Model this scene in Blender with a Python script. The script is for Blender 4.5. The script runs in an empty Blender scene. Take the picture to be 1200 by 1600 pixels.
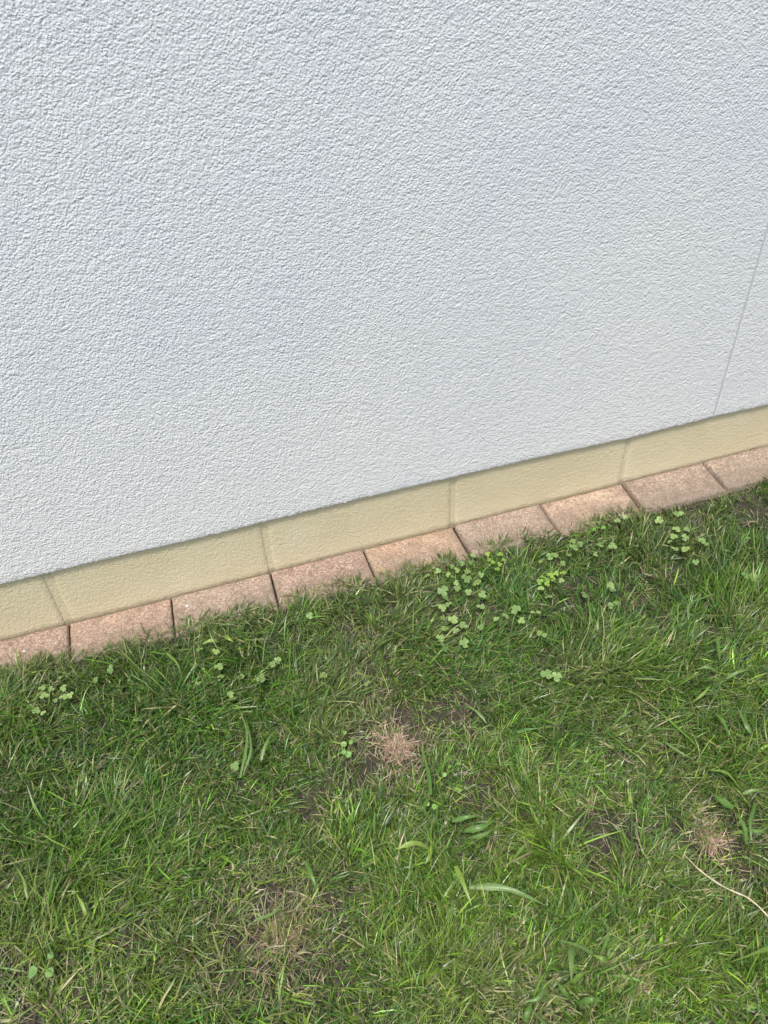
import bpy, math, random
import numpy as np
from mathutils import Matrix, Vector

random.seed(7)
rng = np.random.default_rng(11)
sc = bpy.context.scene
COL = sc.collection
rad = math.radians

# ------------------------------------------------------------------ camera
CAM_P = (0.28907, -1.22091, 1.28412)
CAM_F = 1348.2


def cam_rot(pitch, roll, yaw):
    return (Matrix.Rotation(yaw, 3, 'Z') @ Matrix.Rotation(pitch, 3, 'X') @ Matrix.Rotation(roll, 3, 'Z'))


CR = cam_rot(0.81562010, -0.0414934, -0.2860206)
cd = bpy.data.cameras.new('camera')
cam = bpy.data.objects.new('camera', cd)
COL.objects.link(cam)
cam.matrix_world = Matrix.Translation(CAM_P) @ CR.to_4x4()
cd.sensor_fit = 'VERTICAL'
cd.sensor_height = 36.0
cd.lens = CAM_F * 36.0 / 1600.0
cd.clip_start = 0.02
cd.clip_end = 400
sc.camera = cam

# ------------------------------------------------------------------ light
SUN_EL, SUN_AZ = rad(66), rad(215)       # azimuth measured from +Y (into the wall) clockwise
w = bpy.data.worlds.new('World')
sc.world = w
w.use_nodes = True
nt = w.node_tree
nt.nodes.clear()
wo = nt.nodes.new('ShaderNodeOutputWorld')
bg = nt.nodes.new('ShaderNodeBackground')
sky = nt.nodes.new('ShaderNodeTexSky')
sky.sky_type = 'NISHITA'
sky.sun_disc = False
sky.sun_elevation = SUN_EL
sky.sun_rotation = SUN_AZ
sky.air_density = 1.0
sky.dust_density = 4.0
sky.ozone_density = 1.0
bg.inputs['Strength'].default_value = 0.125
nt.links.new(sky.outputs[0], bg.inputs[0])
nt.links.new(bg.outputs[0], wo.inputs[0])
sd = bpy.data.lights.new('sun', 'SUN')
sd.energy = 2.0
sd.angle = rad(10)
sd.color = (1.0, 0.96, 0.90)
sun = bpy.data.objects.new('sun', sd)
COL.objects.link(sun)
S = Vector((math.sin(SUN_AZ) * math.cos(SUN_EL), math.cos(SUN_AZ) * math.cos(SUN_EL), math.sin(SUN_EL)))
sun.rotation_euler = S.to_track_quat('Z', 'Y').to_euler()
sun.location = (0, -3, 5)
sc.view_settings.view_transform = 'Standard'
sc.view_settings.look = 'None'
sc.view_settings.gamma = 1
sc.view_settings.use_curve_mapping = False
sc.view_settings.exposure = 0.73
sc.cycles.max_bounces = 8


# ------------------------------------------------------------------ helpers
def at(u, v, z=None, y=None):
    """a point of the photograph (1200x1600) measured onto a horizontal (z) or upright (y) plane"""
    d = CR @ Vector(((u - 600) / CAM_F, -(v - 800) / CAM_F, -1))
    c = Vector(CAM_P)
    t = (z - c.z) / d.z if z is not None else (y - c.y) / d.y
    return c + d * t


def mesh_obj(name, V, F, mat, parent=None, smooth=False):
    me = bpy.data.meshes.new(name)
    me.from_pydata([tuple(v) for v in V], [], F)
    if smooth:
        me.polygons.foreach_set('use_smooth', [True] * len(me.polygons))
    me.materials.append(mat)
    me.update()
    o = bpy.data.objects.new(name, me)
    COL.objects.link(o)
    if parent is not None:
        o.parent = parent
    return o


def empty(name, loc, label=None, cat=None, group=None):
    o = bpy.data.objects.new(name, None)
    o.empty_display_size = 0.02
    COL.objects.link(o)
    o.location = loc
    tag(o, label, cat, group)
    return o


def tag(o, label=None, cat=None, group=None, kind=None):
    if label: o['label'] = label
    if cat: o['category'] = cat
    if group: o['group'] = group
    if kind: o['kind'] = kind
    return o


def noise2(nx, ny, cells, seed, octaves=3, gain=0.55):
    """smooth value noise on an nx*ny lattice, about -1..1"""
    r = np.random.default_rng(seed)
    out = np.zeros((nx, ny))
    amp, tot = 1.0, 0
    cx, cy = cells
    for _ in range(octaves):
        g = r.uniform(-1, 1, (int(cx) + 3, int(cy) + 3))
        X = np.linspace(0, cx, nx)[:, None] * np.ones((1, ny))
        Y = np.linspace(0, cy, ny)[None, :] * np.ones((nx, 1))
        i, j = X.astype(int), Y.astype(int)
        a, b = X - i, Y - j
        a, b = a * a * (3 - 2 * a), b * b * (3 - 2 * b)
        out += amp * (g[i, j] * (1 - a) * (1 - b) + g[i + 1, j] * a * (1 - b) + g[i, j + 1] * (1 - a) * b + g[i + 1, j + 1] * a * b)
        tot += amp
        amp *= gain
        cx, cy = cx * 2, cy * 2
    return out / tot


class Field:
    """noise over world x,y for arrays of points"""
    def __init__(s, cell, seed, octaves=2):
        s.x0, s.y0, s.L = -3.0, -5.0, 9.0
        n = int(s.L / cell)
        s.n = n * 4
        s.g = noise2(s.n, s.n, (n, n), seed, octaves)

    def __call__(s, x, y):
        i = np.clip(((x - s.x0) / s.L * (s.n - 1)).astype(int), 0, s.n - 1)
        j = np.clip(((y - s.y0) / s.L * (s.n - 1)).astype(int), 0, s.n - 1)
        return s.g[i, j]


# ------------------------------------------------------------------ materials
def new_mat(name):
    m = bpy.data.materials.new(name)
    m.use_nodes = True
    n = m.node_tree
    n.nodes.clear()
    out = n.nodes.new('ShaderNodeOutputMaterial')
    return m, n, out


def N(n, t, **k):
    nd = n.nodes.new(t)
    for a, b in k.items():
        if a in nd.inputs.keys():
            nd.inputs[a].default_value = b
        else:
            setattr(nd, a, b)
    return nd


def ramp(n, src, stops):
    r = n.nodes.new('ShaderNodeValToRGB')
    el = r.color_ramp.elements
    el[0].position, el[0].color = stops[0][0], (*stops[0][1], 1)
    el[1].position, el[1].color = stops[-1][0], (*stops[-1][1], 1)
    for p, c in stops[1:-1]:
        e = el.new(p)
        e.color = (*c, 1)
    n.links.new(src, r.inputs[0])
    return r.outputs[0]


def mixc(n, fac, a, b, mode='MIX'):
    m = n.nodes.new('ShaderNodeMix')
    m.data_type = 'RGBA'
    m.blend_type = mode
    for s, i in ((fac, 0), (a, 6), (b, 7)):
        if isinstance(s, (int, float)):
            m.inputs[i].default_value = s
        elif isinstance(s, tuple):
            m.inputs[i].default_value = (*s, 1)
        else:
            n.links.new(s, m.inputs[i])
    return m.outputs[2]


def noise(n, vec, scale, detail=2, rough=0.5):
    t = N(n, 'ShaderNodeTexNoise', Scale=scale, Detail=detail, Roughness=rough)
    n.links.new(vec, t.inputs['Vector'])
    return t.outputs['Fac']


def coords(n):
    return n.nodes.new('ShaderNodeNewGeometry').outputs['Position']


def math_(n, op, a, b=0.0):
    m = n.nodes.new('ShaderNodeMath')
    m.operation = op
    for s, i in ((a, 0), (b, 1)):
        if isinstance(s, (int, float)):
            m.inputs[i].default_value = s
        else:
            n.links.new(s, m.inputs[i])
    return m.outputs[0]


def mat_stucco():
    m, n, out = new_mat('white_roughcast')
    P = coords(n)
    b = N(n, 'ShaderNodeBsdfPrincipled', Roughness=0.62)
    b.inputs['Specular IOR Level'].default_value = 0.35
    big = noise(n, P, 3.0, 4, 0.6)
    c = ramp(n, big, [(0.32, (0.622, 0.640, 0.712)), (0.5, (0.655, 0.670, 0.728)), (0.68, (0.672, 0.690, 0.730))])
    # bounce light from the ground painted in: paler, warmer colour low down
    sxx = n.nodes.new('ShaderNodeSeparateXYZ')
    n.links.new(P, sxx.inputs[0])
    wz = N(n, 'ShaderNodeMapRange')
    wz.inputs[1].default_value = 0.75
    wz.inputs[2].default_value = 0.15
    n.links.new(math_(n, 'ADD', sxx.outputs[2], math_(n, 'MULTIPLY', math_(n, 'SUBTRACT', noise(n, P, 2.2, 5, 0.6), 0.5), 0.9)), wz.inputs[0])
    c = mixc(n, math_(n, 'MULTIPLY', wz.outputs[0], 0.75), c, (0.735, 0.735, 0.705))
    fine = noise(n, P, 45.0, 3, 0.6)
    c = mixc(n, 0.08, c, ramp(n, fine, [(0.35, (0.60, 0.63, 0.66)), (0.65, (0.9, 0.9, 0.88))]))
    n.links.new(c, b.inputs['Base Color'])
    wob = N(n, 'ShaderNodeTexNoise', Scale=90.0, Detail=2.0)
    n.links.new(P, wob.inputs['Vector'])
    vm = n.nodes.new('ShaderNodeVectorMath')
    vm.operation = 'MULTIPLY_ADD'
    n.links.new(wob.outputs['Color'], vm.inputs[0])
    vm.inputs[1].default_value = (0.008, 0.008, 0.008)
    n.links.new(P, vm.inputs[2])
    vo = N(n, 'ShaderNodeTexVoronoi', Scale=270.0)
    vo.feature = 'SMOOTH_F1'
    vo.inputs['Smoothness'].default_value = 0.6
    n.links.new(vm.outputs[0], vo.inputs['Vector'])
    grain = math_(n, 'SUBTRACT', 1.0, vo.outputs['Distance'])
    a1 = noise(n, P, 300.0, 3, 0.6)
    a2 = noise(n, P, 95.0, 2, 0.5)
    h = math_(n, 'ADD', math_(n, 'MULTIPLY', grain, 0.55), math_(n, 'ADD', math_(n, 'MULTIPLY', a2, 0.7), math_(n, 'MULTIPLY', a1, 0.75)))
    bp = N(n, 'ShaderNodeBump', Strength=1.0, Distance=0.0024)
    n.links.new(h, bp.inputs['Height'])
    n.links.new(bp.outputs[0], b.inputs['Normal'])
    n.links.new(b.outputs[0], out.inputs[0])
    return m


def mat_plinth(name, tint=(1, 1, 1)):
    m, n, out = new_mat(name)
    P = coords(n)
    b = N(n, 'ShaderNodeBsdfPrincipled', Roughness=0.5)
    b.inputs['Specular IOR Level'].default_value = 0.4
    big = noise(n, P, 7.0, 4, 0.6)
    c = ramp(n, big, [(0.3, (0.60, 0.530, 0.345)), (0.7, (0.655, 0.592, 0.405))])
    spot = noise(n, P, 230.0, 2, 0.5)
    c = mixc(n, math_(n, 'MULTIPLY', math_(n, 'GREATER_THAN', spot, 0.74), 0.5), c, (0.75, 0.68, 0.48))
    pit = noise(n, P, 120.0, 1, 0.5)
    c = mixc(n, math_(n, 'MULTIPLY', math_(n, 'LESS_THAN', pit, 0.25), 0.35), c, (0.22, 0.17, 0.10))
    # splashed soil in the lowest two centimetres
    sx = n.nodes.new('ShaderNodeSeparateXYZ')
    n.links.new(P, sx.inputs[0])
    dirt = math_(n, 'ADD', math_(n, 'MULTIPLY', sx.outputs[2], -95.0), math_(n, 'MULTIPLY', noise(n, P, 60.0, 4, 0.7), 1.7))
    r = n.nodes.new('ShaderNodeClamp')
    n.links.new(dirt, r.inputs[0])
    c = mixc(n, math_(n, 'MULTIPLY', r.outputs[0], 0.5), c, (0.20, 0.14, 0.085))
    c = mixc(n, 1.0, c, tint, 'MULTIPLY')
    n.links.new(c, b.inputs['Base Color'])
    h = math_(n, 'ADD', math_(n, 'MULTIPLY', noise(n, P, 330.0, 2, 0.5), 0.6), math_(n, 'MULTIPLY', noise(n, P, 120.0, 3, 0.5), 0.6))
    bp = N(n, 'ShaderNodeBump', Strength=1.0, Distance=0.0030)
    n.links.new(h, bp.inputs['Height'])
    n.links.new(bp.outputs[0], b.inputs['Normal'])
    n.links.new(b.outputs[0], out.inputs[0])
    return m


def mat_paver():
    m, n, out = new_mat('weathered_red_concrete')
    P = coords(n)
    b = N(n, 'ShaderNodeBsdfPrincipled', Roughness=0.85)
    oi = n.nodes.new('ShaderNodeObjectInfo')
    blotch = noise(n, P, 14.0, 4, 0.65)
    c = ramp(n, blotch, [(0.3, (0.25, 0.175, 0.140)), (0.5, (0.32, 0.225, 0.175)), (0.72, (0.385, 0.295, 0.220))])
    dust = ramp(n, noise(n, P, 38.0, 5, 0.7), [(0.42, (0, 0, 0)), (0.62, (1, 1, 1))])
    c = mixc(n, math_(n, 'MULTIPLY', dust, 0.55), c, (0.40, 0.325, 0.265))
    c = mixc(n, 1.0, c, oi.outputs['Color'], 'MULTIPLY')
    vor = N(n, 'ShaderNodeTexVoronoi', Scale=360.0)
    n.links.new(P, vor.inputs['Vector'])
    sp = n.nodes.new('ShaderNodeSeparateColor')
    n.links.new(vor.outputs['Color'], sp.inputs[0])
    light = math_(n, 'MULTIPLY', math_(n, 'GREATER_THAN', sp.outputs[0], 0.74), 0.55)
    dark = math_(n, 'MULTIPLY', math_(n, 'LESS_THAN', sp.outputs[0], 0.28), 0.5)
    c = mixc(n, light, c, (0.62, 0.47, 0.37))
    c = mixc(n, dark, c, (0.15, 0.085, 0.065))
    # grime creeping in from the lawn side
    sx = n.nodes.new('ShaderNodeSeparateXYZ')
    n.links.new(P, sx.inputs[0])
    d = math_(n, 'ADD', math_(n, 'MULTIPLY', sx.outputs[1], -9.0), math_(n, 'MULTIPLY', noise(n, P, 26.0, 5, 0.7), 2.2))
    mr = N(n, 'ShaderNodeMapRange')
    mr.inputs[1].default_value = 0.95
    mr.inputs[2].default_value = 1.95
    n.links.new(d, mr.inputs[0])
    c = mixc(n, math_(n, 'MULTIPLY', mr.outputs[0], 0.75), c, (0.17, 0.135, 0.10))
    n.links.new(c, b.inputs['Base Color'])
    h = math_(n, 'ADD', math_(n, 'MULTIPLY', noise(n, P, 480.0, 2, 0.6), 0.7), math_(n, 'MULTIPLY', noise(n, P, 90.0, 2, 0.6), 0.6))
    bp = N(n, 'ShaderNodeBump', Strength=0.9, Distance=0.0018)
    n.links.new(h, bp.inputs['Height'])
    n.links.new(bp.outputs[0], b.inputs['Normal'])
    n.links.new(b.outputs[0], out.inputs[0])
    return m


def mat_soil(name='dark_soil', a=(0.022, 0.017, 0.013), c2=(0.085, 0.066, 0.053)):
    m, n, out = new_mat(name)
    P = coords(n)
    b = N(n, 'ShaderNodeBsdfPrincipled', Roughness=0.95)
    c = ramp(n, noise(n, P, 55.0, 6, 0.7), [(0.3, a), (0.7, c2)])
    n.links.new(c, b.inputs['Base Color'])
    bp = N(n, 'ShaderNodeBump', Strength=1.0, Distance=0.006)
    n.links.new(noise(n, P, 160.0, 5, 0.7), bp.inputs['Height'])
    n.links.new(bp.outputs[0], b.inputs['Normal'])
    n.links.new(b.outputs[0], out.inputs[0])
    return m


def mat_leaf(name, base=None, trans=0.35, rough=0.42, vein=False):
    """leaf: own colour from the attribute 'tint' (or base), a little light comes through"""
    m, n, out = new_mat(name)
    P = coords(n)
    if base is None:
        at_ = N(n, 'ShaderNodeAttribute', attribute_name='tint')
        col = at_.outputs['Color']
        if vein:
            col = mixc(n, 0.55, col, mixc(n, 1.0, col, ramp(n, noise(n, P, 260.0, 4, 0.7), [(0.3, (0.45, 0.5, 0.4)), (0.7, (1.45, 1.4, 1.5))]), 'MULTIPLY'))
    else:
        col = mixc(n, noise(n, P, 120.0, 3, 0.6), tuple(x * 0.8 for x in base), tuple(min(1, x * 1.2) for x in base))
    b = N(n, 'ShaderNodeBsdfPrincipled', Roughness=rough)
    b.inputs['Specular IOR Level'].default_value = 0.45
    n.links.new(col, b.inputs['Base Color'])
    tr = n.nodes.new('ShaderNodeBsdfTranslucent')
    tc = mixc(n, 1.0, col, (1.25, 1.15, 0.55), 'MULTIPLY')
    n.links.new(tc, tr.inputs[0])
    mx = n.nodes.new('ShaderNodeMixShader')
    mx.inputs[0].default_value = trans
    n.links.new(b.outputs[0], mx.inputs[1])
    n.links.new(tr.outputs[0], mx.inputs[2])
    n.links.new(mx.outputs[0], out.inputs[0])
    return m


M_STUCCO = mat_stucco()
M_PLINTH = mat_plinth('beige_masonry_paint')
M_JOINT = mat_plinth('beige_painted_mortar', (0.97, 0.97, 0.98))
M_PAVER = mat_paver()
M_SOIL = mat_soil()
M_SAND = mat_soil('joint_dirt', (0.022, 0.016, 0.012), (0.06, 0.045, 0.033))
M_TURF = mat_soil('distant_turf', (0.040, 0.085, 0.016), (0.10, 0.17, 0.035))
M_GRASS = mat_leaf('grass_blades', None, 0.22, 0.34)
M_STRAW = mat_leaf('dry_blades', None, 0.15, 0.7)
M_BLADE = mat_leaf('broad_blades', None, 0.30, 0.38, True)

# ------------------------------------------------------------------ ground
LAWN_Z = -0.022
g = mesh_obj('ground', [(-80, -80, -0.06), (80, -80, -0.06), (80, 80, -0.06), (-80, 80, -0.06)], [(0, 1, 2, 3)], M_TURF)
tag(g, 'level ground that carries the lawn and the house wall', kind='structure')

nx, ny = 300, 200
X = np.linspace(-1.5, 3.1, nx)
Y = np.linspace(-2.4, -0.098, ny)
hz = noise2(nx, ny, (60, 36), 3, 4, 0.6) * 0.007 + noise2(nx, ny, (6, 4), 5, 2) * 0.006 + 0.010 * np.clip((Y + 0.15) / 0.05, 0, 1)[None, :]
V = [(X[i], Y[j], LAWN_Z + hz[i, j]) for i in range(nx) for j in range(ny)]
F = [(i * ny + j, (i + 1) * ny + j, (i + 1) * ny + j + 1, i * ny + j + 1) for i in range(nx - 1) for j in range(ny - 1)]
s = mesh_obj('soil', V, F, M_SOIL, smooth=True)
tag(s, 'dark crumbly soil showing through thin patches of the lawn', kind='structure')

# ------------------------------------------------------------------ house wall
wall = empty('house_wall', (0.6, 0.1, 0), 'white roughcast house wall above a beige painted block base', 'wall')

YF = -0.008            # face of the white coat, proud of the plinth
edge_px = [(-40, 923), (0, 914), (75, 897), (147, 879), (250, 856), (340, 835), (440, 810), (560, 781), (710, 746), (800, 725),
           (905, 702), (980, 686), (1040, 671), (1115, 652), (1160, 642), (1200, 633), (1240, 623)]
E_ = [at(u, v, y=YF) for u, v in edge_px]
ex, ez = np.array([p.x for p in E_]), np.array([p.z for p in E_])


def edge_z(x):
    return float(np.interp(x, ex, ez, left=ez[0], right=ez[-1]))


JX = at(1117, 644, y=YF).x          # upright joint in the white coat


def inset(o, parent):
    """parent keeping world position"""
    o.parent = parent
    o.matrix_parent_inverse = Matrix.Translation(-Vector(parent.location))


def stucco(x0, x1, seed, flip):
    r = random.Random(seed)
    fine0, fine1 = max(x0, -0.25), min(x1, 1.75)
    xs = []
    x = x0
    while x < x1 - 1e-6:
        xs.append(x)
        x += 0.0022 if fine0 - 0.01 < x < fine1 else 0.03
    xs.append(x1)
    V, F = [], []
    lo = 0.0
    k = 9
    for i, x in enumerate(xs):
        lo = lo * 0.65 + r.uniform(-1, 1) * 0.0008
        zb = edge_z(x) + lo + (-0.0022 * r.random() if r.random() < 0.12 else 0)
        j = r.uniform(-1, 1) * 0.0007
        # rounded arris beside the upright joint
        d = min(abs(x - JX), 0.004)
        back = 0.0006 * (1 - d / 0.004)
        yf = YF + back
        prof = [(0.0015, zb + 0.0005), (-0.006, zb - 0.0003), (YF * 0.85 + j, zb + 0.0006), (yf + 0.0002 + j, zb + 0.0028),
                (yf - 0.0002, zb + 0.007), (yf, zb + 0.02), (yf, 0.5), (yf, 1.4), (yf, 2.7)]
        V += [(x, a, b) for a, b in prof]
    n_ = len(xs)
    for i in range(n_ - 1):
        for q in range(k - 1):
            F.append((i * k + q, (i + 1) * k + q, (i + 1) * k + q + 1, i * k + q + 1))
    # ends and back give the coat its thickness
    b0 = len(V)
    for i in (0, n_ - 1):
        V.append((xs[i], 0.0015, 2.7))
    F.append(tuple([q for q in range(k)] + [b0]))
    F.append(tuple([(n_ - 1) * k + q for q in range(k)][::-1] + [b0 + 1]))
    F.append((k - 1, (n_ - 1) * k + k - 1, b0 + 1, b0))
    o = mesh_obj('render_panel', V, F, M_STUCCO)
    me = o.data
    me.polygons.foreach_set('use_smooth', [len(p.vertices) == 4 for p in me.polygons])
    inset(o, wall)
    return o


o1 = stucco(-3.4, JX - 0.0028, 21, 1)
o2 = stucco(JX + 0.0028, 5.2, 22, 1)
zj = edge_z(JX) + 0.001
V, F = [], []
for z in (zj, zj + 0.4, 2.7):
    for x, y in ((JX - 0.0033, 0.0), (JX - 0.0033, YF + 0.0012), (JX, YF + 0.0016), (JX + 0.0033, YF + 0.0012), (JX + 0.0033, 0.0)):
        V.append((x, y, z))
for i in range(2):
    for q in range(4):
        a = i * 5 + q
        F.append((a, a + 1, a + 6, a + 5))
F.append((0, 4, 3, 2, 1))
M_SEAL, n_, out = new_mat('joint_sealant')
b = N(n_, 'ShaderNodeBsdfPrincipled', Roughness=0.6)
b.inputs['Base Color'].default_value = (0.50, 0.525, 0.55, 1)
n_.links.new(b.outputs[0], out.inputs[0])
inset(mesh_obj('joint_seal', V, F, M_SEAL), wall)
o2['label'] = 'part of the white coat right of the fine upright joint'


def box(x0, x1, y0, y1, z0, z1):
    V = [(x0, y0, z0), (x1, y0, z0), (x1, y1, z0), (x0, y1, z0), (x0, y0, z1), (x1, y0, z1), (x1, y1, z1), (x0, y1, z1)]
    F = [(0, 1, 5, 4), (1, 2, 6, 5), (2, 3, 7, 6), (3, 0, 4, 7), (4, 5, 6, 7), (3, 2, 1, 0)]
    return V, F


V, F = box(-3.4, 5.2, 0.0030, 0.25, -0.06, 2.9)
core = mesh_obj('masonry', V, F, M_JOINT)
inset(core, wall)

plinth = bpy.data.objects.new('plinth', None)
COL.objects.link(plinth)
plinth.location = (0.6, 0.0, 0.0)
plinth.parent = wall
plinth.matrix_parent_inverse = Matrix.Translation(-Vector(wall.location))
# joints: (top pixel, bottom pixel), half width
jt = [((75, 902), (108, 973)), ((412, 818), (425, 889)), ((709, 750), (708, 817)), ((984, 687), (972, 752))]
joints = [(at(*a, y=0).x, at(*b, y=0).x) for a, b in jt]
PZ = 0.145
hw = [0.0070, 0.0055, 0.0055, 0.0040]
allj = []
for k in range(7, 0, -1): allj.append((joints[0][0] - 0.4 * k, joints[0][1] - 0.4 * k, 0.004))
for (a, b), h_ in zip(joints, hw): allj.append((a, b, h_))
for k in range(1, 9): allj.append((joints[3][0] + 0.4 * k, joints[3][1] + 0.4 * k, 0.004))


def block(l, r_, seed):
    """one painted plinth block with soft, slightly uneven arrises; l and r_ are joints (x top, x bottom, half width)"""
    r = random.Random(seed)
    V, F = [], []
    nu, nv = 60, 16
    for i in range(nu + 1):
        for j in range(nv + 1):
            v = j / nv
            z = -0.045 + (PZ + 0.045 + 0.01) * v
            t = max(0, min(1, z / 0.13))
            xl = l[1] + (l[0] - l[1]) * t + l[2]
            xr = r_[1] + (r_[0] - r_[1]) * t - r_[2]
            u = i / nu
            u = u * u * (3 - 2 * u) * 0.35 + u * 0.65 if 0 < i < nu else u
            if i == 1: u = 0.006
            if i == nu - 1: u = 0.994
            if i == 2: u = 0.014
            if i == nu - 2: u = 0.986
            x = xl + (xr - xl) * u + (r.uniform(-1, 1) * 0.0006 if i in (1, nu - 1) else 0)
            y = {0: 0.0030, nu: 0.0030, 1: 0.0012, nu - 1: 0.0012, 2: 0.0003, nu - 2: -0.0002 - 0.0007 * r.random()}.get(i, 0.0) + r.uniform(-1, 1) * 0.00012
            V.append((x, y, z))
    for i in range(nu):
        for j in range(nv):
            a = i * (nv + 1) + j
            F.append((a, a + nv + 1, a + nv + 2, a + 1))
    b0 = len(V)
    ct = [0, nu * (nv + 1), nu * (nv + 1) + nv, nv]
    for c in ct: V.append((V[c][0], 0.0044, V[c][2]))
    o = mesh_obj('block', V, F, M_PLINTH, smooth=True)
    o.parent = plinth
    o.matrix_parent_inverse = Matrix.Translation(-Vector(wall.location)) @ Matrix.Translation(-Vector((0, 0, 0)))
    return o


for k in range(len(allj) - 1):
    o = block(allj[k], allj[k + 1], 100 + k)
    o.matrix_parent_inverse = Matrix.Translation(-Vector((0.6, 0.0, 0.0)))

# ------------------------------------------------------------------ paving edge
edging = mesh_obj('paving_edge', *box(-2.6, 4.6, -0.108, 0.004, -0.058, -0.0135), M_SAND)
tag(edging, 'single row of weathered red pavers along the foot of the wall', kind='structure')
# joint lines between pavers: pixel at the wall, pixel at the lawn side
pj = [((107, 975), (108, 1012)), ((267, 935), (270, 966)), ((422, 893), (433, 937)), ((567, 857), (583, 893)), ((707, 818), (731, 859)),
      ((842, 785), (868, 823)), ((971, 752), (1001, 792)), ((1096, 720), (1130, 759))]
JL = []
for a, b in pj:
    A, B = at(*a, z=0), at(*b, z=0)
    sl = (B.x - A.x) / (B.y - A.y)
    JL.append((A.x - sl * A.y, sl))
JL = [(JL[0][0] - 0.2 * k, 0.0) for k in range(10, 0, -1)] + JL + [(JL[-1][0] + 0.2 * k, 0.0) for k in range(1, 12)]
wl = [at(u, v, z=0) for u, v in [(0, 1000), (107, 974), (267, 934), (425, 890), (567, 856), (708, 817), (842, 784), (972, 752), (1096, 720), (1200, 691)]]
tints = {9: (0.98, 0.95, 0.92), 10: (1.10, 1.02, 0.96), 11: (1.02, 1.06, 1.05), 12: (1.02, 0.97, 0.98), 13: (1.24, 1.18, 1.02),
         14: (1.05, 1.12, 1.12), 15: (1.30, 1.30, 1.18), 16: (1.0, 1.06, 1.05), 17: (0.95, 1.02, 1.0)}
hts = {9: 0.0, 10: -0.001, 11: 0.0, 12: 0.0010, 13: -0.0015, 14: 0.0022, 15: -0.0006, 16: 0.0026, 17: 0.004}
gaps = {9: .0018, 10: .0020, 11: .0017, 12: .0019, 13: .0024, 14: .0034, 15: .0030, 16: .0036, 17: .0038}


def paver(k):
    r = random.Random(400 + k)
    (xa, sa), (xb, sb) = JL[k], JL[k + 1]
    ga, gb = gaps.get(k, .002), gaps.get(k + 1, .002)
    ht = hts.get(k, r.uniform(-.001, .002))
    y0, y1 = -0.1015 + r.uniform(-.0015, .0015), -0.0025
    nx, ny = 14, 9
    c = 0.0045
    us = [0, 0.0] + [q / 10 for q in range(1, 10)] + [1.0, 1.0]
    V, F = [], []
    rows = []
    # ring grid: outer ring lowered = chamfer, then skirt
    xs_ = [0.0, c * 0.45, c] + [None] * 9 + [-c, -c * 0.45, 0.0]
    nxs = len(xs_)
    ys_ = [y0, y0 + c * 0.45, y0 + c] + [y0 + c + (y1 - y0 - 2 * c) * q / 6 for q in range(1, 6)] + [y1 - c, y1 - c * 0.45, y1]
    drop = {0: 0.0042, 1: 0.0016, 2: 0.0}
    for i in range(nxs):
        for j, y in enumerate(ys_):
            xl = xa + sa * y + ga
            xr = xb + sb * y - gb
            if i < 3: x = xl + xs_[i]
            elif i >= nxs - 3: x = xr + xs_[i]
            else: x = xl + c + (xr - xl - 2 * c) * (i - 2) / (nxs - 5)
            di = max(drop.get(i, 0), drop.get(nxs - 1 - i, 0), drop.get(j, 0), drop.get(len(ys_) - 1 - j, 0))
            jit = 0.0005
            V.append((x + r.uniform(-jit, jit), y + r.uniform(-jit, jit), ht - di + r.uniform(-jit, jit) * 0.7))
    m_ = len(ys_)
    for i in range(nxs - 1):
        for j in range(m_ - 1):
            a = i * m_ + j
            F.append((a, a + m_, a + m_ + 1, a + 1))
    ring = [i * m_ for i in range(nxs)] + [(nxs - 1) * m_ + j for j in range(1, m_)] + [i * m_ + m_ - 1 for i in range(nxs - 2, -1, -1)] + [j for j in range(m_ - 2, 0, -1)]
    b0 = len(V)
    for q in ring: V.append((V[q][0], V[q][1], -0.050))
    L = len(ring)
    for q in range(L):
        F.append((ring[q], b0 + q, b0 + (q + 1) % L, ring[(q + 1) % L]))
    o = mesh_obj('paver', V, F, M_PAVER, edging, smooth=True)
    t = tints.get(k, (r.uniform(.92, 1.12), r.uniform(.95, 1.08), r.uniform(.92, 1.0)))
    o.color = (*t, 1)
    return o


for k in range(len(JL) - 1):
    paver(k)


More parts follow.
